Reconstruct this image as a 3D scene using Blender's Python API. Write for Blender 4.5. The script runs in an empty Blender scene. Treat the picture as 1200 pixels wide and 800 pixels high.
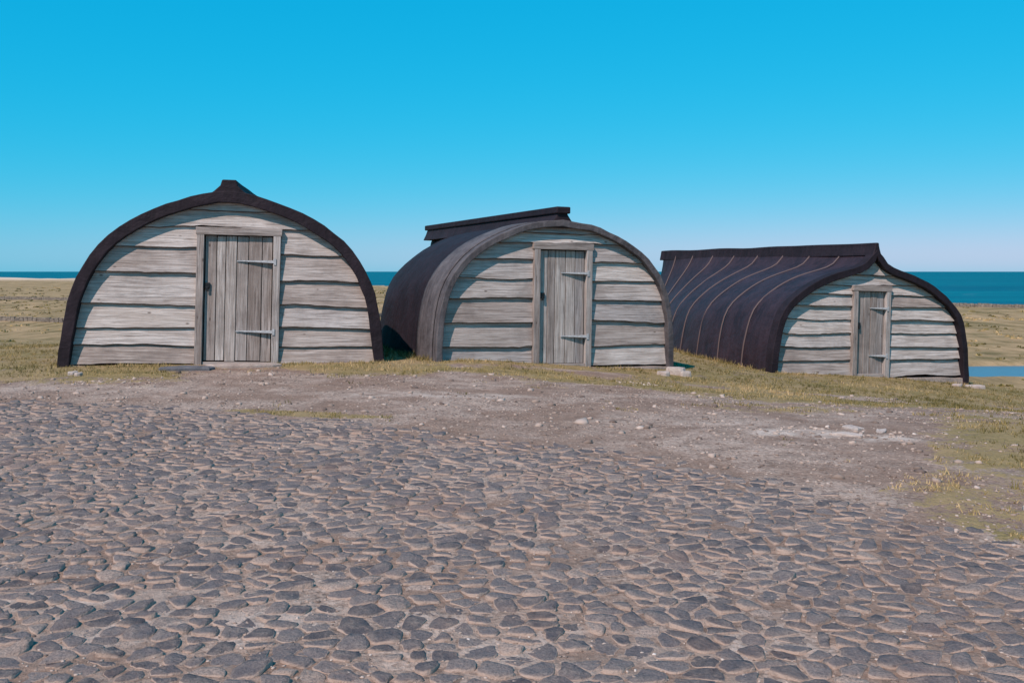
import bpy, math, random
import numpy as np
from mathutils import Vector, noise, Matrix
random.seed(7); np.random.seed(7)
scene = bpy.context.scene
scene.view_settings.view_transform = 'Standard'
scene.view_settings.look = 'None'
scene.view_settings.exposure = 0

# ------------------------------------------------------------------ helpers
def link(o, parent=None):
    scene.collection.objects.link(o)
    if parent: o.parent = parent
    return o
def mesh_obj(name, verts, faces, mat, parent=None, smooth=False, rnd=None):
    me = bpy.data.meshes.new(name)
    me.from_pydata([tuple(v) for v in verts], [], faces)
    if rnd is not None:
        a = me.attributes.new('rnd', 'FLOAT', 'POINT')
        a.data.foreach_set('value', np.asarray(rnd, dtype=np.float32))
    me.materials.append(mat)
    if smooth:
        me.polygons.foreach_set('use_smooth', [True]*len(me.polygons))
    me.update()
    return link(bpy.data.objects.new(name, me), parent)
def tri_mesh(name, V, F, mat, rnd, smooth=False):
    V = np.asarray(V, dtype=np.float32); F = np.asarray(F, dtype=np.int32)
    me = bpy.data.meshes.new(name)
    me.vertices.add(len(V)); me.vertices.foreach_set('co', V.ravel())
    me.loops.add(F.size); me.loops.foreach_set('vertex_index', F.ravel())
    me.polygons.add(len(F))
    me.polygons.foreach_set('loop_start', np.arange(0, F.size, 3, dtype=np.int32))
    me.polygons.foreach_set('loop_total', np.full(len(F), 3, dtype=np.int32))
    me.update(calc_edges=True); me.validate()
    a = me.attributes.new('rnd', 'FLOAT', 'POINT')
    a.data.foreach_set('value', np.asarray(rnd, dtype=np.float32))
    if smooth: me.polygons.foreach_set('use_smooth', [True]*len(me.polygons))
    me.materials.append(mat)
    return link(bpy.data.objects.new(name, me))
def sstep(a, b, x):
    t = min(1, max(0, (x-a)/(b-a))); return t*t*(3-2*t)
def interp(x, pts):
    if x <= pts[0][0]: return pts[0][1]
    for (a, b), (c, d) in zip(pts, pts[1:]):
        if x <= c: return b+(d-b)*(x-a)/(c-a)
    return pts[-1][1]

class NT:
    def __init__(s, name):
        s.m = bpy.data.materials.new(name); s.m.use_nodes = True
        s.t = s.m.node_tree; s.n = s.t.nodes; s.l = s.t.links
        s.b = s.n['Principled BSDF']
    def tc(s, out='Object'):
        return s.n.new('ShaderNodeTexCoord').outputs[out]
    def attr(s, name, out='Fac'):
        a = s.n.new('ShaderNodeAttribute'); a.attribute_name = name; return a.outputs[out]
    def mapping(s, vec, scale=(1,1,1), loc=(0,0,0)):
        m = s.n.new('ShaderNodeMapping'); s.l.new(vec, m.inputs[0])
        m.inputs['Scale'].default_value = scale; m.inputs['Location'].default_value = loc
        return m.outputs[0]
    def noise(s, vec, scale=5, detail=5, rough=.55, dist=0):
        n = s.n.new('ShaderNodeTexNoise'); s.l.new(vec, n.inputs['Vector'])
        n.inputs['Scale'].default_value = scale; n.inputs['Detail'].default_value = detail
        n.inputs['Roughness'].default_value = rough; n.inputs['Distortion'].default_value = dist
        return n.outputs[0]
    def voro(s, vec, scale=5, feature='F1', out=0):
        n = s.n.new('ShaderNodeTexVoronoi'); s.l.new(vec, n.inputs['Vector'])
        n.feature = feature; n.inputs['Scale'].default_value = scale
        return n.outputs[out]
    def math(s, op, a, b=0, clamp=False):
        n = s.n.new('ShaderNodeMath'); n.operation = op; n.use_clamp = clamp
        for i, v in enumerate((a, b)):
            if isinstance(v, (int, float)): n.inputs[i].default_value = v
            else: s.l.new(v, n.inputs[i])
        return n.outputs[0]
    def vadd(s, v, f, k=(7.3, 3.1, 5.7)):
        c = s.n.new('ShaderNodeVectorMath'); c.operation = 'SCALE'
        c.inputs[0].default_value = k; s.l.new(f, c.inputs['Scale'])
        a = s.n.new('ShaderNodeVectorMath'); a.operation = 'ADD'
        s.l.new(v, a.inputs[0]); s.l.new(c.outputs[0], a.inputs[1]); return a.outputs[0]
    def ramp(s, f, stops):
        r = s.n.new('ShaderNodeValToRGB'); s.l.new(f, r.inputs[0])
        e = r.color_ramp.elements
        while len(e) < len(stops): e.new(.5)
        for i, (p, c) in enumerate(stops):
            e[i].position = p
            e[i].color = (c[0], c[1], c[2], 1) if not isinstance(c, (int, float)) else (c, c, c, 1)
        return r.outputs[0]
    def mix(s, f, a, b, mode='MIX'):
        m = s.n.new('ShaderNodeMix'); m.data_type = 'RGBA'; m.blend_type = mode
        for i, v in ((0, f), (6, a), (7, b)):
            if isinstance(v, (int, float)): m.inputs[i].default_value = v
            elif isinstance(v, tuple): m.inputs[i].default_value = (*v, 1)
            else: s.l.new(v, m.inputs[i])
        return m.outputs[2]
    def bump(s, h, strength=.5, dist=.02, prev=None):
        b = s.n.new('ShaderNodeBump'); s.l.new(h, b.inputs['Height'])
        b.inputs['Strength'].default_value = strength; b.inputs['Distance'].default_value = dist
        if prev: s.l.new(prev, b.inputs['Normal'])
        return b.outputs[0]
    def out(s, col=None, rough=.9, nrm=None, spec=.3):
        if col is not None:
            if isinstance(col, tuple): s.b.inputs['Base Color'].default_value = (*col, 1)
            else: s.l.new(col, s.b.inputs['Base Color'])
        if isinstance(rough, (int, float)): s.b.inputs['Roughness'].default_value = rough
        else: s.l.new(rough, s.b.inputs['Roughness'])
        s.b.inputs['Specular IOR Level'].default_value = spec
        if nrm: s.l.new(nrm, s.b.inputs['Normal'])
        return s.m

# ------------------------------------------------------------------ materials
def wood(name, axis='x', dark=1.0):
    w = NT(name); v = w.vadd(w.tc(), w.attr('rnd'))
    sc = (1.0, 12, 26) if axis == 'x' else (26, 12, 1.0)
    sc2 = (.5, 3, 5) if axis == 'x' else (6, 3, .5)
    g = w.noise(w.mapping(v, sc), 1.6, 6, .68, .6)
    g2 = w.noise(w.mapping(v, sc2), 1.5, 4, .55, .8)
    c = w.ramp(g, [(.30, (.11, .09, .082)), (.42, (.35, .315, .295)), (.56, (.60, .56, .535)), (.8, (.72, .685, .66))])
    c = w.mix(w.ramp(g2, [(.35, 0.0), (.72, .65)]), c, (.37, .31, .27))
    blot = w.noise(v, 1.3, 5, .65)
    c = w.mix(w.ramp(blot, [(.48, 0.0), (.70, .65)]), c, (.23, .20, .187))
    knot = w.ramp(w.voro(w.mapping(v, (1.6, 1, 3.2) if axis == 'x' else (3.2, 1, 1.6)), 1.3), [(.03, 1), (.085, 0)])
    c = w.mix(w.math('MULTIPLY', knot, .8), c, (.09, .065, .055))
    r = w.attr('rnd')
    tint = w.ramp(w.math('FRACT', w.math('MULTIPLY', r, 7.77)), [(0, (.66*dark, .60*dark, .57*dark)), (.35, (.94*dark, .92*dark, .91*dark)), (.7, (1.07*dark, 1.04*dark, 1.01*dark)), (1, (.74*dark, .73*dark, .74*dark))])
    c = w.mix(1.0, c, tint, 'MULTIPLY')
    return w.out(c, .9, w.bump(g, .8, .018), .15)
M_plank = wood('weathered_plank_wood', 'x', 1.03)
M_door = wood('weathered_door_wood', 'z', .84)
M_post = wood('weathered_frame_wood', 'z', .92)
M_lint = wood('weathered_lintel_wood', 'x', .92)
M_edge_shade = NT('shaded_plank_edge_wood').out((.075, .055, .048), .95, None, .1)  # dark edge wood, with shade painted in to deepen the plank gaps

def felt(name, base, hi, rough=.75, spec=.25):
    w = NT(name); v = w.tc()
    n = w.noise(v, 2.2, 6, .6, .3); n2 = w.noise(v, 60, 4, .6)
    n3 = w.noise(w.mapping(v, (6, 6, .5)), 2.0, 5, .6)
    c = w.mix(w.ramp(n, [(.35, 0.0), (.7, 1.0)]), base, hi)
    c = w.mix(w.ramp(n3, [(.45, 0.0), (.8, .55)]), c, tuple(k*1.6 for k in hi))
    nb = w.bump(n, .8, .07); nb = w.bump(n2, .5, .008, nb)
    return w.out(c, rough, nb, spec)
M_felt = felt('tarred_felt', (.0088, .0054, .0085), (.019, .0118, .0170))
M_felt_brown = felt('tarred_canvas', (.0145, .0082, .0125), (.034, .0190, .0255), .6, .3)
M_greyrim = felt('weathered_tar_timber', (.055, .047, .050), (.115, .102, .105))
M_batten = NT('felt_seam').out((.10, .070, .068), .7)
M_metal = (lambda w: w.out(w.ramp(w.noise(w.tc(), 30), [(.3, (.26, .27, .28)), (.7, (.5, .5, .5))]), .55))(NT('galvanised_metal'))
M_iron = NT('black_iron').out((.012, .012, .013), .5)
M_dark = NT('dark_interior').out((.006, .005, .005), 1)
def stonem(name, a, b, scale=6):
    w = NT(name); v = w.vadd(w.tc(), w.attr('rnd'))
    n = w.noise(v, scale, 6, .65); n2 = w.noise(v, scale*12, 4, .6)
    c = w.ramp(n, [(.3, a), (.7, b)])
    c = w.mix(w.ramp(n2, [(.5, 0.0), (.75, .5)]), c, tuple(k*.4 for k in a))
    return w.out(c, .9, w.bump(n2, .6, .01, w.bump(n, .6, .04)), .25)
M_plinth = stonem('old_concrete', (.26, .20, .17), (.45, .37, .32))
M_slab = stonem('slate_slab', (.07, .072, .08), (.16, .155, .165))
M_rubble = stonem('pale_rubble', (.34, .27, .24), (.5, .43, .38))
M_wall = stonem('drystone', (.10, .085, .075), (.30, .25, .20), 1.2)

# cobble stones
w = NT('basalt_cobble'); r = w.attr('rnd'); v = w.vadd(w.tc(), r, (3, 5, 0))
edge = w.attr('edge')
base = w.ramp(r, [(0, (.080, .069, .072)), (.3, (.130, .110, .110)), (.6, (.18, .150, .143)), (.82, (.24, .19, .168)), (.95, (.33, .25, .205)), (1, (.41, .30, .24))])
n = w.noise(v, 11, 5, .65); n2 = w.noise(v, 90, 4, .7); ng = w.noise(w.tc(), 5, 5, .7)
c = w.mix(w.ramp(n, [(.41, 0.0), (.72, .78)]), base, (.29, .23, .195))
c = w.mix(w.ramp(n2, [(.35, .6), (.6, 0.0)]), c, (.055, .045, .046))
dust = w.math('ADD', w.math('MULTIPLY', edge, .60), w.math('MULTIPLY', ng, .62))
c = w.mix(w.ramp(dust, [(.53, 0.0), (.82, .95)]), c, (.40, .295, .24))
red = w.noise(w.tc(), 1.1, 4, .6)
c = w.mix(w.ramp(red, [(.52, 0.0), (.68, .28)]), c, (.28, .16, .11))
M_cobble = w.out(c, w.ramp(n, [(.3, .62), (.7, .92)]), w.bump(n2, .8, .007, w.bump(n, .9, .03)), .2)

w = NT('gravel_bits'); r = w.attr('rnd')
M_gravel = w.out(w.ramp(r, [(0, (.12, .088, .075)), (.3, (.24, .178, .145)), (.65, (.37, .28, .23)), (.95, (.46, .365, .31)), (1, (.60, .51, .45))]), .95, None, .2)

w = NT('grass_blades'); r = w.attr('rnd')
c = w.ramp(r, [(0, (.072, .066, .020)), (.35, (.16, .130, .042)), (.65, (.32, .235, .10)), (1, (.51, .36, .19))])
M_grass = w.out(c, .8, None, .15)

# ground
w = NT('ground_soil_and_turf'); v = w.tc(); at = w.attr('mask', 'Color')
sep = w.n.new('ShaderNodeSeparateColor'); w.l.new(at, sep.inputs[0])
G, S, B = sep.outputs[0], sep.outputs[1], sep.outputs[2]
nf = w.noise(v, 28, 6, .7); nm = w.noise(v, 3.2, 6, .68); nl = w.noise(v, .75, 5, .62); nxl = w.noise(w.mapping(v, (.45, .6, 1)), .06, 6, .65)
vs = w.voro(v, 42, 'F1', 1)
vbw = w.n.new('ShaderNodeRGBToBW'); w.l.new(vs, vbw.inputs[0])
dirt = w.ramp(nm, [(.34, (.15, .103, .080)), (.48, (.33, .24, .19)), (.66, (.50, .38, .31))])
dirt = w.mix(.45, dirt, w.ramp(vbw.outputs[0], [(.2, (.17, .122, .098)), (.5, (.36, .265, .215)), (.85, (.53, .41, .34))]))
dirt = w.mix(w.ramp(nf, [(.35, .7), (.48, 0.0)]), dirt, (.11, .075, .057))
dirt = w.mix(w.ramp(nl, [(.44, 0.0), (.56, .62)]), dirt, (.20, .125, .09))
dirt = w.mix(w.math('MULTIPLY', S, w.ramp(nm, [(.35, .0), (.65, .9)])), dirt, (.62, .52, .45))
gr = w.ramp(nm, [(.30, (.10, .084, .028)), (.48, (.22, .168, .070)), (.68, (.40, .28, .15))])
gr = w.mix(.5, gr, w.ramp(nf, [(.3, (.075, .060, .022)), (.55, (.25, .19, .08)), (.72, (.46, .335, .19))]))
gr = w.mix(w.ramp(nl, [(.4, 0.0), (.64, .65)]), gr, (.34, .235, .135))
far = w.ramp(nxl, [(.34, (.12, .10, .038)), (.42, (.25, .175, .082)), (.50, (.38, .255, .14)), (.56, (.15, .12, .048)), (.64, (.42, .28, .16)), (.76, (.20, .15, .068))])
far = w.mix(.5, far, w.ramp(w.noise(w.mapping(v, (1, .16, 1)), .45, 6, .75), [(.38, (.09, .072, .03)), (.5, (.28, .195, .10)), (.62, (.48, .325, .19))]))
far = w.mix(S, far, (.66, .50, .38))
gr = w.mix(B, gr, far)
gm = w.math('ADD', G, w.math('MULTIPLY', w.math('SUBTRACT', w.math('ADD', w.math('MULTIPLY', nm, .6), w.math('MULTIPLY', nf, .4)), .5), 3.4))
gm = w.ramp(gm, [(.46, 0.0), (.60, 1.0)])
c = w.mix(w.math('MAXIMUM', gm, w.ramp(B, [(.2, 0.0), (.6, 1.0)])), dirt, gr)
h = w.math('ADD', w.math('MULTIPLY', nf, .6), w.math('MULTIPLY', vbw.outputs[0], .4))
M_ground = w.out(c, .97, w.bump(nm, .8, .07, w.bump(h, 1.0, .022)), .1)

w = NT('sea_water'); v = w.tc()
n1 = w.noise(w.mapping(v, (.35, 1, 1)), .12, 6, .65); n2 = w.noise(w.mapping(v, (.3, 1.4, 1)), .02, 5, .6)
c = w.mix(w.ramp(n2, [(.35, 0.0), (.7, 1.0)]), (.0, .09, .14), (.0, .15, .19))
c = w.mix(w.ramp(n1, [(.64, 0.0), (.74, .55)]), c, (.32, .44, .47))
M_sea = w.out(c, .65, w.bump(n1, 1, 1.2), .12)
w = NT('pond_water'); v = w.tc()
M_pond = w.out((.07, .13, .18), .3, w.bump(w.noise(v, 3, 4), .4, .05), .25)

# ------------------------------------------------------------------ terrain
COAST = [(-.7, 930), (-.5, 950), (-.3, 780), (-.12, 507), (.1, 400), (.4, 235), (.52, 221), (1, 190)]
def fbm(x, y, s, o=4):
    return noise.fractal(Vector((x*s, y*s, 3.7)), 1.0, 2.0, o)
def tz(x, y, detail=True):
    base = -.082*max(0, min(x, 14)+.8)*sstep(8, 17, y) - .25*sstep(7, 15, x)*sstep(6, 16, y)
    y0 = interp(x, [(-12, 17), (-6, 22), (-2, 27), (8, 28), (10.5, 23), (14, 17)])
    ln = interp(x, [(-12, 88), (-3, 70), (4, 45), (10, 26), (30, 24)])
    t = min(1, max(0, (y-y0)/ln))
    tt = t*t*(3-2*t)*.4+t*.6 if x < 0 else 1-(1-t)**1.6
    tx = sstep(13, 42, x)
    tb = sstep(40, 160, -y)
    k = max(tt, tx, tb)
    z = base*(1-k) + (-6)*k
    if detail:
        z += .018*fbm(x, y, .9, 3)*sstep(9, 13, y)+.012*fbm(x, y, .35, 2)
        z += k*(.30*fbm(x, y, .03, 4)+.06*fbm(x, y, .4, 2))
    e = ((x-44)/17)**2+((y-76)/3.8)**2
    e += .25*fbm(x, y, .12, 3)
    if e < 1.8: z -= .7*(1-sstep(.6, 1.5, e))
    if y > 50:
        q = x/y; yc = interp(q, COAST)*(1+.03*fbm(x, y, .006, 3))
        d = yc-y
        if q < -.2 and 0 < d < 170:
            z += (.6+2.6*max(0, .35+fbm(x, y, .012, 3)))*sstep(0, 35, d)*(1-sstep(80, 170, d))*(1 if q < -.33 else .25)
        if d < 0: z = z+(-10-z)*sstep(0, 12, -d)
    return z
EDGE = [(-14, 13.1), (-6.1, 11.75), (-3.5, 10.7), (-1.44, 9.75), (1.1, 7.95), (2.13, 6.75), (2.84, 5.3), (3.5, 3.7), (5, .5)]
def edge_y(x):   # far edge of the cobbles at x
    return interp(x, EDGE) + .16*fbm(x, 1.0, .8, 3)
GB = [(-14, 13.1), (-5, 13.2), (0, 13.6), (2.5, 12.9), (4.0, 12.1), (4.8, 11.4)]
GX = [(3.0, 4.0), (4.5, 2.9), (5.5, 2.35), (6.4, 2.3), (7.4, 2.85), (8.4, 3.6), (9.5, 4.15), (10.7, 4.6), (12, 4.9)]
def grassy(x, y):
    g = sstep(-1.3, 1.6, y-interp(x, GB)) if x < 5.0 else 1
    g2 = sstep(-.5, .5, x-interp(y, GX))
    sub = .62*sstep(-.25, .45, fbm(x+30, y, .6, 4))*(1 if y < 16.5 else .4)
    g = max(g*.92-sub, g2*.90-sub*.75)
    i = ((x+2.2)/1.0)**2+((y-(10.25-.25*(x+2)))/.22)**2
    g = max(g, .8*(1-sstep(.3, 1.6, i)))
    i = ((x-3.1)/1.2)**2+((y-11.6)/.7)**2
    g = max(g, .5*(1-sstep(.3, 1.6, i)))
    if y < edge_y(x)-.05: g = min(g, .0)
    return g
def pale(x, y):
    s = 0
    for cx, cy, rx, ry, k in ((2.7, 9.2, .45, .25, 1), (3.35, 8.9, .25, .2, .9), (-.9, 12.0, 1.1, .25, .7), (2.0, 9.9, .6, .25, .2), (-5.5, 12.6, 1.3, .3, .2), (-1.9, 4.3, .9, .4, .45), (.2, 3.9, .5, .3, .35)):
        e = ((x-cx)/rx)**2+((y-cy)/ry)**2+.8*fbm(x, y, 2.5, 3)
        s = max(s, k*(1-sstep(.1, 2.2, e)))
    return s
def axis(lo, hi, step, far_lo, far_hi, g=1.055):
    a = list(np.arange(lo, hi+1e-6, step)); s = step
    x = hi; up = []
    while x < far_hi: s *= g; x += s; up.append(x)
    s = step; x = lo; dn = []
    while x > far_lo: s *= g; x -= s; dn.append(x)
    return dn[::-1]+a+up
xs = axis(-9, 11, .11, -2600, 2600); ys = axis(3, 21, .11, -260, 1300, 1.04)
verts = []; cols = []
for y in ys:
    for x in xs:
        verts.append((x, y, tz(x, y)))
        near = (-30 < x < 30 and -5 < y < 34)
        G_ = grassy(x, y) if near else 1.0
        S_ = pale(x, y) if near else 0.0
        B_ = sstep(20, 60, y) if x < 8 else sstep(26, 60, y)
        B_ = max(B_, sstep(20, 60, abs(x)))
        if y > 100:
            yc = interp(x/y, COAST); q = x/y
            d = yc-y
            if q < -.2: S_ = max(S_, (1-sstep(60, 190, d))*.95)
            else: S_ = max(S_, .55*(1-sstep(2, 14, d)))
        cols.append((G_, S_, B_, 1))
nx = len(xs)
faces = [(j*nx+i, j*nx+i+1, (j+1)*nx+i+1, (j+1)*nx+i) for j in range(len(ys)-1) for i in range(nx-1)]
ground = mesh_obj('ground', verts, faces, M_ground, smooth=True)
ca = ground.data.color_attributes.new('mask', 'FLOAT_COLOR', 'POINT')
ca.data.foreach_set('color', np.array(cols, dtype=np.float32).ravel())

# sea and pond
def disc(name, R, z, mat, n=96, rings=(0.01, .03, .1, .3, 1)):
    V = [(0, 0, z)]; F = []
    for r_ in rings:
        for k in range(n):
            a = 2*math.pi*k/n; V.append((R*r_*math.cos(a), R*r_*math.sin(a), z))
    for k in range(n): F.append((0, 1+k, 1+(k+1) % n))
    for q in range(len(rings)-1):
        for k in range(n):
            a = 1+q*n+k; b = 1+q*n+(k+1) % n
            F.append((a, a+n, b+n, b))
    return mesh_obj(name, V, F, mat)
sea = disc('sea', 40000, -7.2, M_sea)
pv = [(44+19*math.cos(a)*(1+.05*math.sin(3*a)), 76+5.5*math.sin(a), -6.26) for a in np.linspace(0, 2*math.pi, 48, endpoint=False)]
pond = mesh_obj('pond', pv, [tuple(range(48))], M_pond)

# ------------------------------------------------------------------ cobbles
def clip(poly, mx, my, nx_, ny_):
    out = []; n = len(poly)
    for i in range(n):
        a = poly[i]; b = poly[(i+1) % n]
        da = (a[0]-mx)*nx_+(a[1]-my)*ny_; db = (b[0]-mx)*nx_+(b[1]-my)*ny_
        if da <= 0: out.append(a)
        if (da < 0 < db) or (db < 0 < da):
            t = da/(da-db); out.append((a[0]+(b[0]-a[0])*t, a[1]+(b[1]-a[1])*t))
    return out
sx, sy = .128, .098
ang = math.radians(-13); ca_, sa_ = math.cos(ang), math.sin(ang)
NI, NJ = 86, 87
seeds = {}
for j in range(-NJ, NJ+1):
    off = random.uniform(0, 1)
    for i in range(-NI, NI+1):
        u = (i+off+random.uniform(-.40, .40))*sx
        v_ = (j+random.uniform(-.32, .32))*sy+.10*math.sin(u*.7)+.05*math.sin(u*1.9+j*.1)
        seeds[(i, j)] = (u*ca_-v_*sa_-1, u*sa_+v_*ca_+6)
# drop some seeds so the neighbouring stones grow bigger
for k in list(seeds):
    if random.random() < .13: del seeds[k]
CV = []; CF = []; CR = []; CE = []
for (i, j), (px, py) in seeds.items():
    if py > 13.2 or py < .2 or px < -9.5 or px > 6: continue
    ey = edge_y(px)
    if py > ey: continue
    if py > ey-.7 and random.random() < .5*(1-(ey-py)/.7): continue
    if random.random() < .015+.10*max(0, fbm(px, py, .8, 2)): continue
    poly = [(px-.14, py-.11), (px+.14, py-.11), (px+.14, py+.11), (px-.14, py+.11)]
    gap = random.uniform(.003, .010) if random.random() < .72 else random.uniform(.010, .020)
    for dj in range(-3, 4):
        for di in range(-3, 4):
            if di == dj == 0: continue
            q = seeds.get((i+di, j+dj))
            if q is None: continue
            dx, dy = q[0]-px, q[1]-py; L = math.hypot(dx, dy)
            if L < .03: continue
            nx_, ny_ = dx/L, dy/L
            gg = gap+random.uniform(-.002, .004)
            poly = clip(poly, px+dx/2-nx_*gg, py+dy/2-ny_*gg, nx_, ny_)
            if len(poly) < 3: break
        if len(poly) < 3: break
    if len(poly) < 3: continue
    pp = [poly[0]]
    for p in poly[1:]:
        if math.hypot(p[0]-pp[-1][0], p[1]-pp[-1][1]) > .02: pp.append(p)
    if len(pp) < 3: continue
    pp = [(p[0]+random.gauss(0, .004), p[1]+random.gauss(0, .004)) for p in pp]
    rd = []
    for k in range(len(pp)):
        a = pp[k]; b = pp[(k+1) % len(pp)]
        f = random.uniform(.08, .22)
        rd.append((a[0]+(b[0]-a[0])*f, a[1]+(b[1]-a[1])*f))
        el = math.hypot(a[0]-b[0], a[1]-b[1])
        if el > .05:
            tm = random.uniform(.4, .6)
            rd.append((a[0]*(1-tm)+b[0]*tm+random.uniform(-.006, .006), a[1]*(1-tm)+b[1]*tm+random.uniform(-.006, .006)))
        rd.append((a[0]+(b[0]-a[0])*(1-f), a[1]+(b[1]-a[1])*(1-f)))
    cx = sum(p[0] for p in rd)/len(rd); cy = sum(p[1] for p in rd)/len(rd)
    z0 = tz(cx, cy); hgt = random.uniform(-.001, .014); n = len(rd)
    tx_, ty_ = random.gauss(0, .07), random.gauss(0, .07)
    r_ = min(1, max(0, random.gauss(.42, .29)))
    b0 = len(CV)
    for sc_, zz, ee in ((1.0, -.03, 1), (.985, hgt*.45, .9), (.92, hgt*.98+.001, .35), (.55, hgt*1.03+.002, 0)):
        for p in rd:
            x = cx+(p[0]-cx)*sc_; y = cy+(p[1]-cy)*sc_
            jz = random.gauss(0, .002) if sc_ < .95 else 0
            CV.append((x, y, z0+zz+jz+((x-cx)*tx_+(y-cy)*ty_ if zz > -.01 else 0))); CR.append(r_); CE.append(ee)
    CV.append((cx, cy, z0+hgt*1.05+.002+random.gauss(0, .001))); CR.append(r_); CE.append(0)
    for q in range(3):
        for k in range(n):
            a = b0+q*n+k; b = b0+q*n+(k+1) % n
            CF.append((a, b, b+n, a+n))
    for k in range(n): CF.append((b0+3*n+k, b0+3*n+(k+1) % n, b0+4*n))
cob = mesh_obj('cobblestone_pavement', CV, CF, M_cobble, smooth=True, rnd=CR)
ea = cob.data.attributes.new('edge', 'FLOAT', 'POINT'); ea.data.foreach_set('value', np.array(CE, dtype=np.float32))

# ------------------------------------------------------------------ gravel
phi = (1+5**.5)/2
ico = np.array([(-1, phi, 0), (1, phi, 0), (-1, -phi, 0), (1, -phi, 0), (0, -1, phi), (0, 1, phi), (0, -1, -phi), (0, 1, -phi), (phi, 0, -1), (phi, 0, 1), (-phi, 0, -1), (-phi, 0, 1)])/1.9
icf = np.array([(0, 11, 5), (0, 5, 1), (0, 1, 7), (0, 7, 10), (0, 10, 11), (1, 5, 9), (5, 11, 4), (11, 10, 2), (10, 7, 6), (7, 1, 8), (3, 9, 4), (3, 4, 2), (3, 2, 6), (3, 6, 8), (3, 8, 9), (4, 9, 5), (2, 4, 11), (6, 2, 10), (8, 6, 7), (9, 8, 1)])
GV = []; GF = []; GR = []
def pebble(x, y, s, r_):
    z = tz(x, y)
    p = ico*np.random.uniform(.6, 1.35, (12, 1))*np.array([1, random.uniform(.6, 1), random.uniform(.35, .6)])*s
    a = random.uniform(0, 6.28); c_, s_ = math.cos(a), math.sin(a)
    p = p@np.array([[c_, s_, 0], [-s_, c_, 0], [0, 0, 1]])
    GF.append(icf+len(GV)*12); GV.append(p+np.array([x, y, z+s*.1])); GR.extend([r_]*12)
cnt = 0
while cnt < 9500:
    x = random.uniform(-8, 7); y = random.uniform(4, 15.3)
    if y < edge_y(x)-.3 or grassy(x, y) > .7: continue
    if fbm(x, y, .9, 3) < -.15 and random.random() < .7: continue
    s = .006*math.exp(abs(random.gauss(0, .62)))
    if random.random() < .018: s = random.uniform(.02, .055)
    pebble(x, y, s, random.random()*.95); cnt += 1
for _ in range(9000):
    y = 2.5+8*random.random()**1.5; x = random.uniform(-.56*y-.4, .56*y+.4)
    if y > edge_y(x): continue
    pebble(x, y, random.uniform(.003, .011), random.random())
for cx, cy in ((2.9, 9.35), (3.35, 9.0), (-5.5, 13.3), (1.9, 14.6)):
    for _ in range(24):
        pebble(random.gauss(cx, .28), random.gauss(cy, .16), random.uniform(.010, .034), random.uniform(.6, 1))
tri_mesh('gravel', np.concatenate(GV), np.concatenate(GF), M_gravel, GR)

# ------------------------------------------------------------------ grass
BV = []; BR = []
def tuft(x, y, hgt, n, tone):
    z = tz(x, y)-.004
    for _ in range(n):
        a = random.uniform(0, 6.28); ox = x+random.gauss(0, .022); oy = y+random.gauss(0, .022)
        h_ = hgt*random.uniform(.5, 1.2); ln = random.uniform(.1, .9)*h_; wd = random.uniform(.003, .0065)
        b = random.uniform(0, 6.28); bx, by = math.cos(b)*wd, math.sin(b)*wd
        BV.append((ox-bx, oy-by, z)); BV.append((ox+bx, oy+by, z))
        BV.append((ox+math.cos(a)*ln, oy+math.sin(a)*ln, z+h_))
        BR.extend([min(1, max(0, tone+random.gauss(0, .2)))]*3)
cnt = 0; tries = 0
while cnt < 23000 and tries < 400000:
    tries += 1
    y = 3.5+23.5*random.random()**1.25; x = random.uniform(-.6*y-1, .62*y+1.5)
    if y < edge_y(x)+.05: continue
    g = grassy(x, y)+.7*fbm(x, y, 1.8, 4)
    if random.random() > sstep(.35, .95, g): continue
    tone = .45+.6*fbm(x+9, y, .5, 3)
    tuft(x, y, random.uniform(.015, .045)*(1.3 if y > 14.5 else 1)*(1.7 if random.random() < .1 else 1), 6, tone); cnt += 1

# rough grass tussocks over the lower pasture
TV = []; TR = []
for _ in range(9000):
    y = 34*math.exp(random.random()**.8*2.6); x = random.uniform(-.62*y, .66*y)
    if fbm(x, y, .035, 3) < random.uniform(-.5, .35): continue
    if y > interp(x/y, COAST)-12: continue
    if ((x-44)/21)**2+((y-76)/7)**2 < 1.1: continue
    z = tz(x, y); tone = min(1, max(0, .45+.8*fbm(x, y, .05, 3)))
    R_ = random.uniform(.15, .5)*(1+y/200); H_ = random.uniform(.06, .20)*(1+y/400)
    for _k in range(7):
        a = random.uniform(0, 6.28); rr = R_*random.random(); ox, oy = x+rr*math.cos(a), y+rr*math.sin(a)
        b = random.uniform(0, 6.28); wd = R_*random.uniform(.3, .6)
        TV += [(ox-math.cos(b)*wd, oy-math.sin(b)*wd, z-.05), (ox+math.cos(b)*wd, oy+math.sin(b)*wd, z-.05), (ox+random.gauss(0, .08), oy+random.gauss(0, .08), z+H_*random.uniform(.5, 1.2))]
        TR += [min(1, max(0, tone+random.gauss(0, .16)))]*3
tri_mesh('pasture_tussocks', np.array(TV), np.arange(len(TV)).reshape(-1, 3), M_grass, TR)

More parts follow.
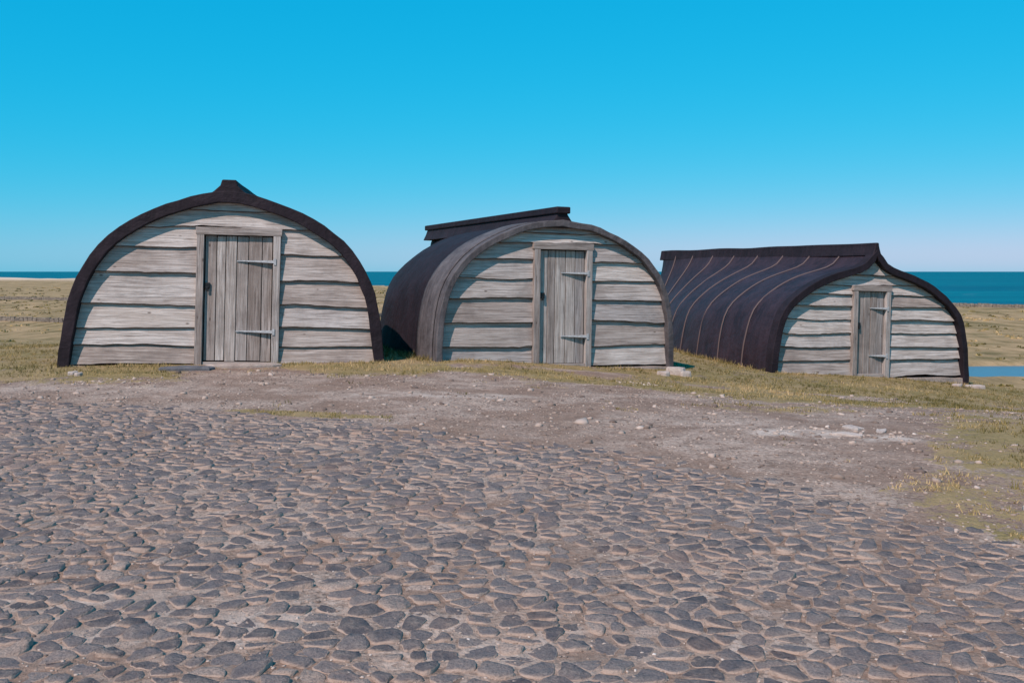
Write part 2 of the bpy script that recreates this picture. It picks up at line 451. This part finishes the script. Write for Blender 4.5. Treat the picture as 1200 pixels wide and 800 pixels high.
# ------------------------------------------------------------------ sheds
def resample(pts, n):
    P = [Vector(p) for p in pts]; P = [2*P[0]-P[1]]+P+[2*P[-1]-P[-2]]
    d = []
    for i in range(1, len(P)-2):
        for k in range(10):
            t = k/10; a, b, c_, e = P[i-1], P[i], P[i+1], P[i+2]
            d.append(.5*((2*b)+(c_-a)*t+(2*a-5*b+4*c_-e)*t*t+(3*b-a-3*c_+e)*t**3))
    d.append(P[-2])
    L = [0]
    for a, b in zip(d, d[1:]): L.append(L[-1]+(b-a).length)
    out = []
    for k in range(n):
        s = L[-1]*k/(n-1); i = 0
        while i < len(L)-2 and L[i+1] < s: i += 1
        t = (s-L[i])/max(1e-9, L[i+1]-L[i]); out.append(d[i].lerp(d[i+1], min(1, max(0, t))))
    return out
def full(half):
    l = [Vector((-p.x, p.y)) for p in half][::-1]
    return l[:-1]+[p for p in half] if half[0].x < 1e-4 else l+list(half)
def offset(curve, d):
    out = []
    for i, p in enumerate(curve):
        a = curve[max(0, i-1)]; b = curve[min(len(curve)-1, i+1)]
        t = (b-a).normalized(); out.append(p+Vector((-t.y, t.x))*d)
    return out
def box(V, F, R, x0, x1, y0, y1, z0, z1, rr, jit=0.0):
    b = len(V)
    for z in (z0, z1):
        for x, y in ((x0, y0), (x1, y0), (x1, y1), (x0, y1)):
            V.append((x+random.uniform(-jit, jit), y, z+random.uniform(-jit, jit))); R.append(rr)
    for f in ((0, 1, 5, 4), (1, 2, 6, 5), (2, 3, 7, 6), (3, 0, 4, 7), (4, 5, 6, 7), (3, 2, 1, 0)):
        F.append(tuple(b+k for k in f))

def boat_shed(pos, yaw, roll, prof, P1, L, keel_z, rows_l, rows_r, rows_t, frame, door_v, trim_w, trim_mat, trim_depth, hull_mat, wexp, bulge, keel_flare, battens, keel_half=.075, cap=True, nboards=6):
    root = bpy.data.objects.new('upturned_boat_shed', None); link(root)
    root.location = pos
    root.rotation_mode = 'XYZ'
    root.rotation_euler = (0, math.radians(roll), math.radians(yaw))
    N = 22
    H0 = resample(prof, N); H1 = resample(P1, N)
    def section(s, inflate=0.0):
        t = max(0, s/L); w_ = t**wexp; bl = 1+bulge*math.sin(math.pi*min(1, t*1.05))
        half = []
        for a, b in zip(H0, H1):
            half.append(Vector((a.x*bl*(1-w_)+b.x*w_, a.y*(1-w_)+b.y*w_)))
        f = full(half)
        return offset(f, inflate) if inflate else f
    ns = 44; V = []; F = []
    for k in range(ns+1):
        s = L*k/ns; c_ = section(s)
        c_ = [Vector((c_[0].x, -.9))]+c_+[Vector((c_[-1].x, -.9))]
        for i_, p in enumerate(c_):
            nz = .018*noise.noise(Vector((p.x*1.5, s*1.1, p.y*1.5)))
            V.append((p.x*(1+nz), s, p.y+nz))
    m = len(c_)
    for k in range(ns):
        for i in range(m-1): F.append((k*m+i, k*m+i+1, (k+1)*m+i+1, (k+1)*m+i))
    F.append(tuple(ns*m+i for i in range(m)))
    hull = mesh_obj('hull', V, F, hull_mat, root, True)
    c0 = section(0)
    def sweep(name, offs_out, offs_in, y0, y1, mat, jit=.0):
        o = offset(c0, offs_out); inn = offset(c0, -offs_in)
        o = [Vector((o[0].x, -.25))]+o+[Vector((o[-1].x, -.25))]
        inn = [Vector((inn[0].x, -.25))]+inn+[Vector((inn[-1].x, -.25))]
        V = []; F = []
        for i in range(len(o)):
            j1 = random.uniform(-jit, jit); j2 = random.uniform(-jit, jit)
            V += [(o[i].x+j1, y0, o[i].y+j1), (inn[i].x+j2, y0, inn[i].y+j2), (inn[i].x, y1, inn[i].y), (o[i].x, y1, o[i].y)]
        for i in range(len(o)-1):
            for k in range(4):
                a = i*4+k; b = i*4+(k+1) % 4; F.append((a, b, b+4, a+4))
        ob = mesh_obj(name, V, F, mat, root)
        bv = ob.modifiers.new('b', 'BEVEL'); bv.width = .012; bv.segments = 2; bv.limit_method = 'ANGLE'; bv.angle_limit = math.radians(50)
        return ob
    sweep('arch_trim', .035, trim_w, -.17, .06, trim_mat, .009)
    if trim_depth > 0:
        V = []; F = []
        for k in range(9):
            s = .065+trim_depth*k/8
            for p in section(s, .028): V.append((p.x, s, p.y))
        mm = len(section(0))
        for k in range(8):
            for i in range(mm-1): F.append((k*mm+i, k*mm+i+1, (k+1)*mm+i+1, (k+1)*mm+i))
        o_ = mesh_obj('hull_rim_band', V, F, trim_mat, root, True)
        sd = o_.modifiers.new('s', 'SOLIDIFY'); sd.thickness = .02; sd.offset = 1
    # keel
    V = []; F = []; st = [-.16]+[L*k/24 for k in range(25)]+[L+.18]
    topz = H0[0].y; kb, kt = keel_flare, keel_half
    for s in st:
        sc_ = 1 if s < 1 else 1-.5*min(1, (s-1)/2)
        wob = .02*noise.noise(Vector((s*.8, 1, 2)))
        ztop = keel_z+wob; zm = topz+(ztop-topz)*.28
        kbb = kt+(kb-kt)*sc_
        for x, z in ((-kbb, topz-.10), (-kt-(kbb-kt)*.35, zm-.03), (-kt, zm+(ztop-zm)*.4), (-kt*.8, ztop), (kt*.8, ztop), (kt, zm+(ztop-zm)*.4), (kt+(kbb-kt)*.35, zm-.03), (kbb, topz-.10)):
            V.append((x, s, z))
    for k in range(len(st)-1):
        for i in range(8):
            a = k*8+i; b = k*8+(i+1) % 8; F.append((a, b, b+8, a+8))
    F.append(tuple(range(7, -1, -1))); F.append(tuple((len(st)-1)*8+i for i in range(8)))
    o_ = mesh_obj('keel', V, F, M_felt, root)
    bv = o_.modifiers.new('b', 'BEVEL'); bv.width = .02; bv.segments = 3; bv.limit_method = 'ANGLE'; bv.angle_limit = math.radians(40)
    if cap:
        V = []; F = []; R = []
        box(V, F, R, -kt-.035, kt+.035, -.2, L+.28, keel_z-.09, keel_z+.03, 0)
        o_ = mesh_obj('keel_cap', V, F, M_felt, root)
        bv = o_.modifiers.new('b', 'BEVEL'); bv.width = .02; bv.segments = 2
    # seams in the felt
    V = []; F = []
    for s0 in battens:
        cc = [section(s0+d_, .006) for d_ in (-.018, 0, .018)]
        cm = section(s0, .026)
        n_ = len(cm); b0 = len(V)
        for i in range(n_):
            wv = .03*noise.noise(Vector((i*.25, s0*3, 1)))
            V += [(cc[0][i].x, s0-.018+wv, cc[0][i].y), (cm[i].x, s0+wv, cm[i].y), (cc[2][i].x, s0+.018+wv, cc[2][i].y)]
        for i in range(n_-1):
            for k in range(2):
                a = b0+i*3+k; F.append((a, a+1, a+4, a+3))
    if battens: mesh_obj('felt_seams', V, F, M_batten, root, True)
    # facade backing
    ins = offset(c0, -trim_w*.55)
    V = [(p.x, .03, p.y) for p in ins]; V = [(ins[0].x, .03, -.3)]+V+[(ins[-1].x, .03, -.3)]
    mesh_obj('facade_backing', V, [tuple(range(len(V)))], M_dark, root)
    half_in = [p for p in ins if p.x >= 0]
    umax = max(p.x for p in ins)
    def Vh(u):
        u = abs(u)
        pts = sorted([(p.x, p.y) for p in half_in])
        if u >= pts[-1][0]: return 0.0
        top = max(p[1] for p in half_in)
        for (a, b), (c2, d2) in zip([(0, top)]+pts, pts):
            if a <= u <= c2 and c2 > a: return b+(d2-b)*(u-a)/(c2-a)
        return pts[-1][1]
    V = []; F = []; R = []; MI = []
    def plank(u0, u1, vb, vt, k):
        rr = random.random()*13; amp = random.uniform(.015, .045); sl = random.uniform(-.014, .014)
        nn = max(3, int((u1-u0)/.04)); b0 = len(V); tilt = random.uniform(.05, .08)
        for i in range(nn+1):
            u = u0+(u1-u0)*i/nn
            lo = vb+amp*noise.noise(Vector((u*1.1+k*9.1+rr, 2.2, rr)))+amp*.3*noise.noise(Vector((u*6+k, 5, rr)))+sl*(u-(u0+u1)/2)
            hi = vt+.05; mx = Vh(u)
            if vb <= 0: lo = max(lo, -.03)
            lo = min(lo, mx); hi2 = min(hi, mx)
            f = (hi2-lo)/max(.01, hi-lo)
            yt = -tilt+(tilt-.008)*f
            V.extend([(u, -tilt+.006, lo), (u, yt, hi2), (u, .02, lo), (u, -tilt, lo+min(.013, (hi2-lo)*.5))]); R.extend([rr]*4)
        for i in range(nn):
            a = b0+i*4; b = a+4
            F.extend([(a+3, b+3, b+1, a+1), (a, b, b+3, a+3), (a+2, b+2, b, a)]); MI.extend([0, 1, 1])  # lip and underside take the darker colour with painted gap shade
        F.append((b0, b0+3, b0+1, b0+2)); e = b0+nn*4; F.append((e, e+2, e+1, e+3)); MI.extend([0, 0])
    fl, fr, ft = frame
    g = .004
    for k in range(len(rows_l)-1): plank(-umax, fl-g, rows_l[k], rows_l[k+1], k)
    for k in range(len(rows_r)-1): plank(fr+g, umax, rows_r[k], rows_r[k+1], k+20)
    for k in range(len(rows_t)-1):
        plank(-umax, umax, rows_t[k], rows_t[k+1], k+40)
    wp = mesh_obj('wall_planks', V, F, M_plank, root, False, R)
    wp.data.materials.append(M_edge_shade); wp.data.polygons.foreach_set('material_index', MI)
    fw = .115
    V = []; F = []; R = []
    box(V, F, R, fl, fl+fw, -.115, .0, -.04, ft-fw-.002, 1.3, .004)
    box(V, F, R, fr-fw, fr, -.115, .0, -.04, ft-fw-.002, 4.1, .004)
    o_ = mesh_obj('door_posts', V, F, M_post, root, False, R)
    bv = o_.modifiers.new('b', 'BEVEL'); bv.width = .006; bv.segments = 2
    V = []; F = []; R = []
    box(V, F, R, fl-.02, fr+.02, -.12, .0, ft-fw, ft, 2.2, .004)
    box(V, F, R, fl+fw, fr-fw, -.085, .0, -.04, .05, 6.2, .004)
    o_ = mesh_obj('lintel_and_sill', V, F, M_lint, root, False, R)
    bv = o_.modifiers.new('b', 'BEVEL'); bv.width = .006; bv.segments = 2
    V = []; F = []; R = []; x = fl+fw+.012; wv = [random.uniform(.8, 1.25) for _ in range(nboards)]
    tot = sum(wv); dv0, dv1 = door_v
    for ww in wv:
        bw = (fr-fw-.012-(fl+fw+.012))*ww/tot
        jb = random.uniform(-.006, .006)
        box(V, F, R, x+.006, x+bw-.006, -.045+jb, -.012, dv0+random.uniform(0, .015), dv1-random.uniform(0, .012), random.random()*11, .0015)
        x += bw
    o_ = mesh_obj('door_leaf', V, F, M_door, root, False, R)
    bv = o_.modifiers.new('b', 'BEVEL'); bv.width = .004; bv.segments = 2
    V = []; F = []; R = []
    xr = fr-fw; ln = (xr-(fl+fw))*.52
    for hv in (dv0+.24*(dv1-dv0), dv0+.80*(dv1-dv0)):
        b = len(V); y0, y1 = -.063, -.053
        for y in (y0, y1):
            for px_, pz_ in ((xr-ln, hv-.010), (xr-.03, hv-.022), (xr+.012, hv-.022), (xr+.012, hv-.05), (xr+.05, hv-.05), (xr+.05, hv+.05), (xr+.012, hv+.05), (xr+.012, hv+.022), (xr-.03, hv+.022), (xr-ln, hv+.010), (xr-ln-.012, hv)):
                V.append((px_, y if px_ < xr else y-.065, pz_))
        F.append(tuple(b+k for k in range(11))); F.append(tuple(b+11+k for k in range(10, -1, -1)))
        for k in range(11): F.append((b+k, b+11+k, b+11+(k+1) % 11, b+(k+1) % 11))
    mesh_obj('strap_hinges', V, F, M_metal, root)
    V = []; F = []; R = []; lx = fl+fw+.05; lv = dv0+.60*(dv1-dv0)
    box(V, F, R, lx-.035, lx+.05, -.075, -.05, lv-.05, lv+.05, 0)
    box(V, F, R, lx-.015, lx+.025, -.098, -.078, lv-.085, lv-.02, 0)
    o_ = mesh_obj('door_lock', V, F, M_iron, root)
    bv = o_.modifiers.new('b', 'BEVEL'); bv.width = .006; bv.segments = 2
    V = []; F = []; R = []; nn = 60
    for i in range(nn+1):
        u = -umax*.985+2*umax*.985*i/nn; t_ = -.028+.02*noise.noise(Vector((u*2, 1, 7+yaw)))
        o1 = -.13+.03*noise.noise(Vector((u*3, 9, yaw)))
        V += [(u, o1-.03, -.55), (u, o1, t_-.012), (u, .02, t_)]; R += [u]*3
    for i in range(nn):
        a = i*3; F += [(a, a+3, a+4, a+1), (a+1, a+4, a+5, a+2)]
    mesh_obj('plinth', V, F, M_plinth, root, False, R)
    mw = Matrix.Translation(pos) @ Matrix.Rotation(math.radians(yaw), 4, 'Z')
    for i in range(380):
        u = random.uniform(-umax-.15, umax+.15)
        if fl-.2 < u < fr+.2 and random.random() < .8: continue
        p = mw @ Vector((u, random.uniform(-.40, -.17), 0))
        if fbm(p.x, p.y, 1.3, 2) < .0: continue
        tuft(p.x, p.y, random.uniform(.03, .08), 5, random.uniform(.3, 1))
    for i in range(400):
        s = random.uniform(0, L*.7); c_ = section(s)
        p = mw @ Vector((c_[0].x-random.uniform(.02, .25), s, 0)) if random.random() < .7 else mw @ Vector((c_[-1].x+random.uniform(.02, .25), s, 0))
        tuft(p.x, p.y, random.uniform(.04, .13), 5, random.uniform(.1, .8))
    return root

prof1 = [(0, 2.78), (.25, 2.76), (.7, 2.64), (1.28, 2.40), (1.81, 2.04), (2.14, 1.62), (2.36, 1.12), (2.47, .5), (2.53, 0)]
end1 = [(0, 2.7), (.06, 2.5), (.10, 2.2), (.15, 1.8), (.22, 1.4), (.3, 1.0), (.4, .6), (.5, .3), (.6, 0)]
boat_shed((-4.66, 16.0, -.02), 9, 1.3, prof1, end1, 6.5, 3.0,
          [0, .30, .58, .96, 1.47, 1.88, 2.22], [0, .30, .62, .98, 1.38, 1.80, 2.22], [2.22, 2.5, 2.85],
          (-.49, .83, 2.225), (.06, 2.10), .145, M_felt, 0, M_felt, 2.2, .0, .42, [], keel_half=.14, cap=False, nboards=6)
prof2 = [(0, 2.53), (.4, 2.49), (.79, 2.40), (1.37, 2.14), (1.79, 1.81), (2.08, 1.37), (2.21, .8), (2.25, 0)]
end2 = [(0, 2.5), (.06, 2.35), (.12, 2.0), (.25, 1.6), (.4, 1.2), (.55, .8), (.65, .4), (.7, 0)]
boat_shed((.79, 17.3, -.17), 22, .9, prof2, end2, 7.4, 2.77,
          [0, .35, .77, 1.18, 1.53, 1.85, 2.16], [0, .33, .78, 1.15, 1.5, 1.83, 2.16], [2.16, 2.34, 2.6],
          (-.50, .62, 2.165), (.05, 2.04), .075, M_greyrim, .75, M_felt, 3.4, .06, .30, [], keel_half=.10, cap=True, nboards=5)
prof3 = [(.0, 2.58), (.09, 2.48), (.22, 2.34), (.45, 2.22), (1.25, 1.98), (1.82, 1.68), (2.25, 1.28), (2.44, .65), (2.5, 0)]
end3 = [(0, 2.72), (.05, 2.55), (.08, 2.3), (.14, 2.0), (.25, 1.6), (.42, 1.2), (.6, .8), (.75, .4), (.85, 0)]
boat_shed((7.38, 20.3, -.66), 21, 1.9, prof3, end3, 8.5, 2.75,
          [0, .30, .58, .86, 1.14, 1.42, 1.66, 1.86], [0, .34, .60, .88, 1.16, 1.44, 1.66, 1.86], [1.86, 2.06, 2.35],
          (-.52, .43, 1.865), (.0, 1.75), .11, M_felt, 0, M_felt_brown, 1.9, .03, .12, [.9, 1.9, 2.9, 3.9, 4.9, 5.9, 6.9, 7.8], keel_half=.05, cap=False, nboards=4)

nb = len(BV)//3
tri_mesh('grass', np.array(BV), np.arange(nb*3).reshape(-1, 3), M_grass, BR)

# door step slab and loose stones
def rock(name, cx, cy, sx_, sy_, sz_, mat, n=14, yaw=0, lift=.0):
    V = []; F = []
    rad = [1+random.uniform(-.18, .14) for _ in range(n)]
    z0 = tz(cx, cy)
    for sc_, zz in ((1.0, -.05), (1.0, sz_*.6), (.93, sz_*.95), (.5, sz_)):
        for k in range(n):
            a = 2*math.pi*k/n
            x = sx_*rad[k]*sc_*math.copysign(abs(math.cos(a))**.7, math.cos(a)); y = sy_*rad[k]*sc_*math.copysign(abs(math.sin(a))**.7, math.sin(a))
            V.append((cx+x*math.cos(yaw)-y*math.sin(yaw), cy+x*math.sin(yaw)+y*math.cos(yaw), z0+zz+random.gauss(0, .003)))
    for q in range(3):
        for k in range(n):
            a = q*n+k; b = q*n+(k+1) % n; F.append((a, b, b+n, a+n))
    F.append(tuple(3*n+k for k in range(n)))
    return mesh_obj(name, V, F, mat, None, False, [random.random()]*len(V))
rock('stone_doorstep', -4.95, 15.05, .42, .20, .05, M_slab, yaw=.1)
rock('stone_doorstep', -4.25, 15.45, .55, .16, .06, M_plinth, yaw=.12)
for (x, y, a, b, c_) in ((-6.4, 14.3, .10, .07, .05), (-6.25, 14.15, .06, .05, .05), (2.85, 17.2, .17, .1, .13), (3.02, 17.05, .1, .08, .09), (2.6, 16.9, .12, .08, .07), (3.3, 9.5, .12, .07, .025), (3.5, 9.3, .1, .05, .02), (3.1, 9.05, .14, .06, .02), (9.6, 20.4, .2, .12, .06), (9.2, 20.3, .12, .1, .04)):
    rock('loose_stone', x, y, a, b, c_, M_rubble, 11, random.uniform(0, 3))

# dry stone walls across the far field
def wall(x0, y0, x1, y1, h_, th=.5):
    V = []; F = []; R = []; L = math.hypot(x1-x0, y1-y0); n = int(L/.7); dx, dy = (x1-x0)/L, (y1-y0)/L
    for i in range(n):
        s = L*i/n; x, y = x0+dx*s, y0+dy*s; z = tz(x, y)
        for c_ in range(3):
            b = len(V); l = random.uniform(.3, .42); zz = z-.1+c_*h_/3; hh = h_/3*random.uniform(.85, 1.25); r_ = random.random()
            for k in range(8):
                sx_ = (-l if k & 1 else l)*random.uniform(.8, 1); sy_ = (-th/2 if k & 2 else th/2)*random.uniform(.75, 1); sz_ = hh if k & 4 else 0
                V.append((x+dx*sx_-dy*sy_, y+dy*sx_+dx*sy_, zz+sz_)); R.append(r_)
            for f in ((0, 1, 3, 2), (4, 6, 7, 5), (0, 4, 5, 1), (2, 3, 7, 6), (0, 2, 6, 4), (1, 5, 7, 3)): F.append(tuple(b+k for k in f))
    return mesh_obj('dry_stone_wall', V, F, M_wall, None, False, R)
wall(-95, 150, -48, 143, .7); wall(-175, 262, -40, 240, .9); wall(90, 205, 150, 190, .8); wall(-48, 143, -10, 170, .7)

# ------------------------------------------------------------------ light
EL, AZ = 48, 213
world = bpy.data.worlds.new('World'); scene.world = world; world.use_nodes = True
wt = world.node_tree; wn = wt.nodes; wl = wt.links
bg = wn['Background']; bg.inputs['Strength'].default_value = .10
sk = wn.new('ShaderNodeTexSky'); sk.sky_type = 'NISHITA'; sk.sun_disc = False
sk.sun_elevation = math.radians(EL); sk.sun_rotation = math.radians(AZ)
sk.air_density = 1.0; sk.dust_density = .3; sk.ozone_density = 1.5
# colour grade of the clear sky, channel by channel
sp = wn.new('ShaderNodeSeparateColor'); cb = wn.new('ShaderNodeCombineColor'); wl.new(sk.outputs[0], sp.inputs[0])
for ch, ref, val, gam, mx in ((0, 7.15, 2.7, 3.1, 5.0), (1, 7.5, 5.9, .40, 8), (2, 5.15, 7.7, .28, 10)):
    a_ = wn.new('ShaderNodeMath'); a_.operation = 'DIVIDE'; wl.new(sp.outputs[ch], a_.inputs[0]); a_.inputs[1].default_value = ref
    b_ = wn.new('ShaderNodeMath'); b_.operation = 'POWER'; wl.new(a_.outputs[0], b_.inputs[0]); b_.inputs[1].default_value = gam
    c_ = wn.new('ShaderNodeMath'); c_.operation = 'MULTIPLY'; wl.new(b_.outputs[0], c_.inputs[0]); c_.inputs[1].default_value = val
    d_ = wn.new('ShaderNodeMath'); d_.operation = 'MINIMUM'; wl.new(c_.outputs[0], d_.inputs[0]); d_.inputs[1].default_value = mx
    wl.new(d_.outputs[0], cb.inputs[ch])
wl.new(cb.outputs[0], bg.inputs[0])
sun = bpy.data.lights.new('sun', 'SUN'); sun.energy = 5.0; sun.angle = math.radians(.5); sun.color = (1, .82, .75)
so = link(bpy.data.objects.new('sun', sun))
e, a = math.radians(EL), math.radians(AZ)
d = Vector((math.cos(e)*math.sin(a), math.cos(e)*math.cos(a), math.sin(e)))
so.rotation_euler = d.to_track_quat('Z', 'Y').to_euler(); so.location = d*50

cam = bpy.data.cameras.new('camera'); co = link(bpy.data.objects.new('camera', cam))
co.location = (0, 0, 1.5); co.rotation_euler = (math.radians(90), 0, 0)
cam.sensor_width = 36; cam.lens = 36*1150/1200; cam.shift_y = -82/1200
cam.clip_start = .1; cam.clip_end = 60000
scene.camera = co
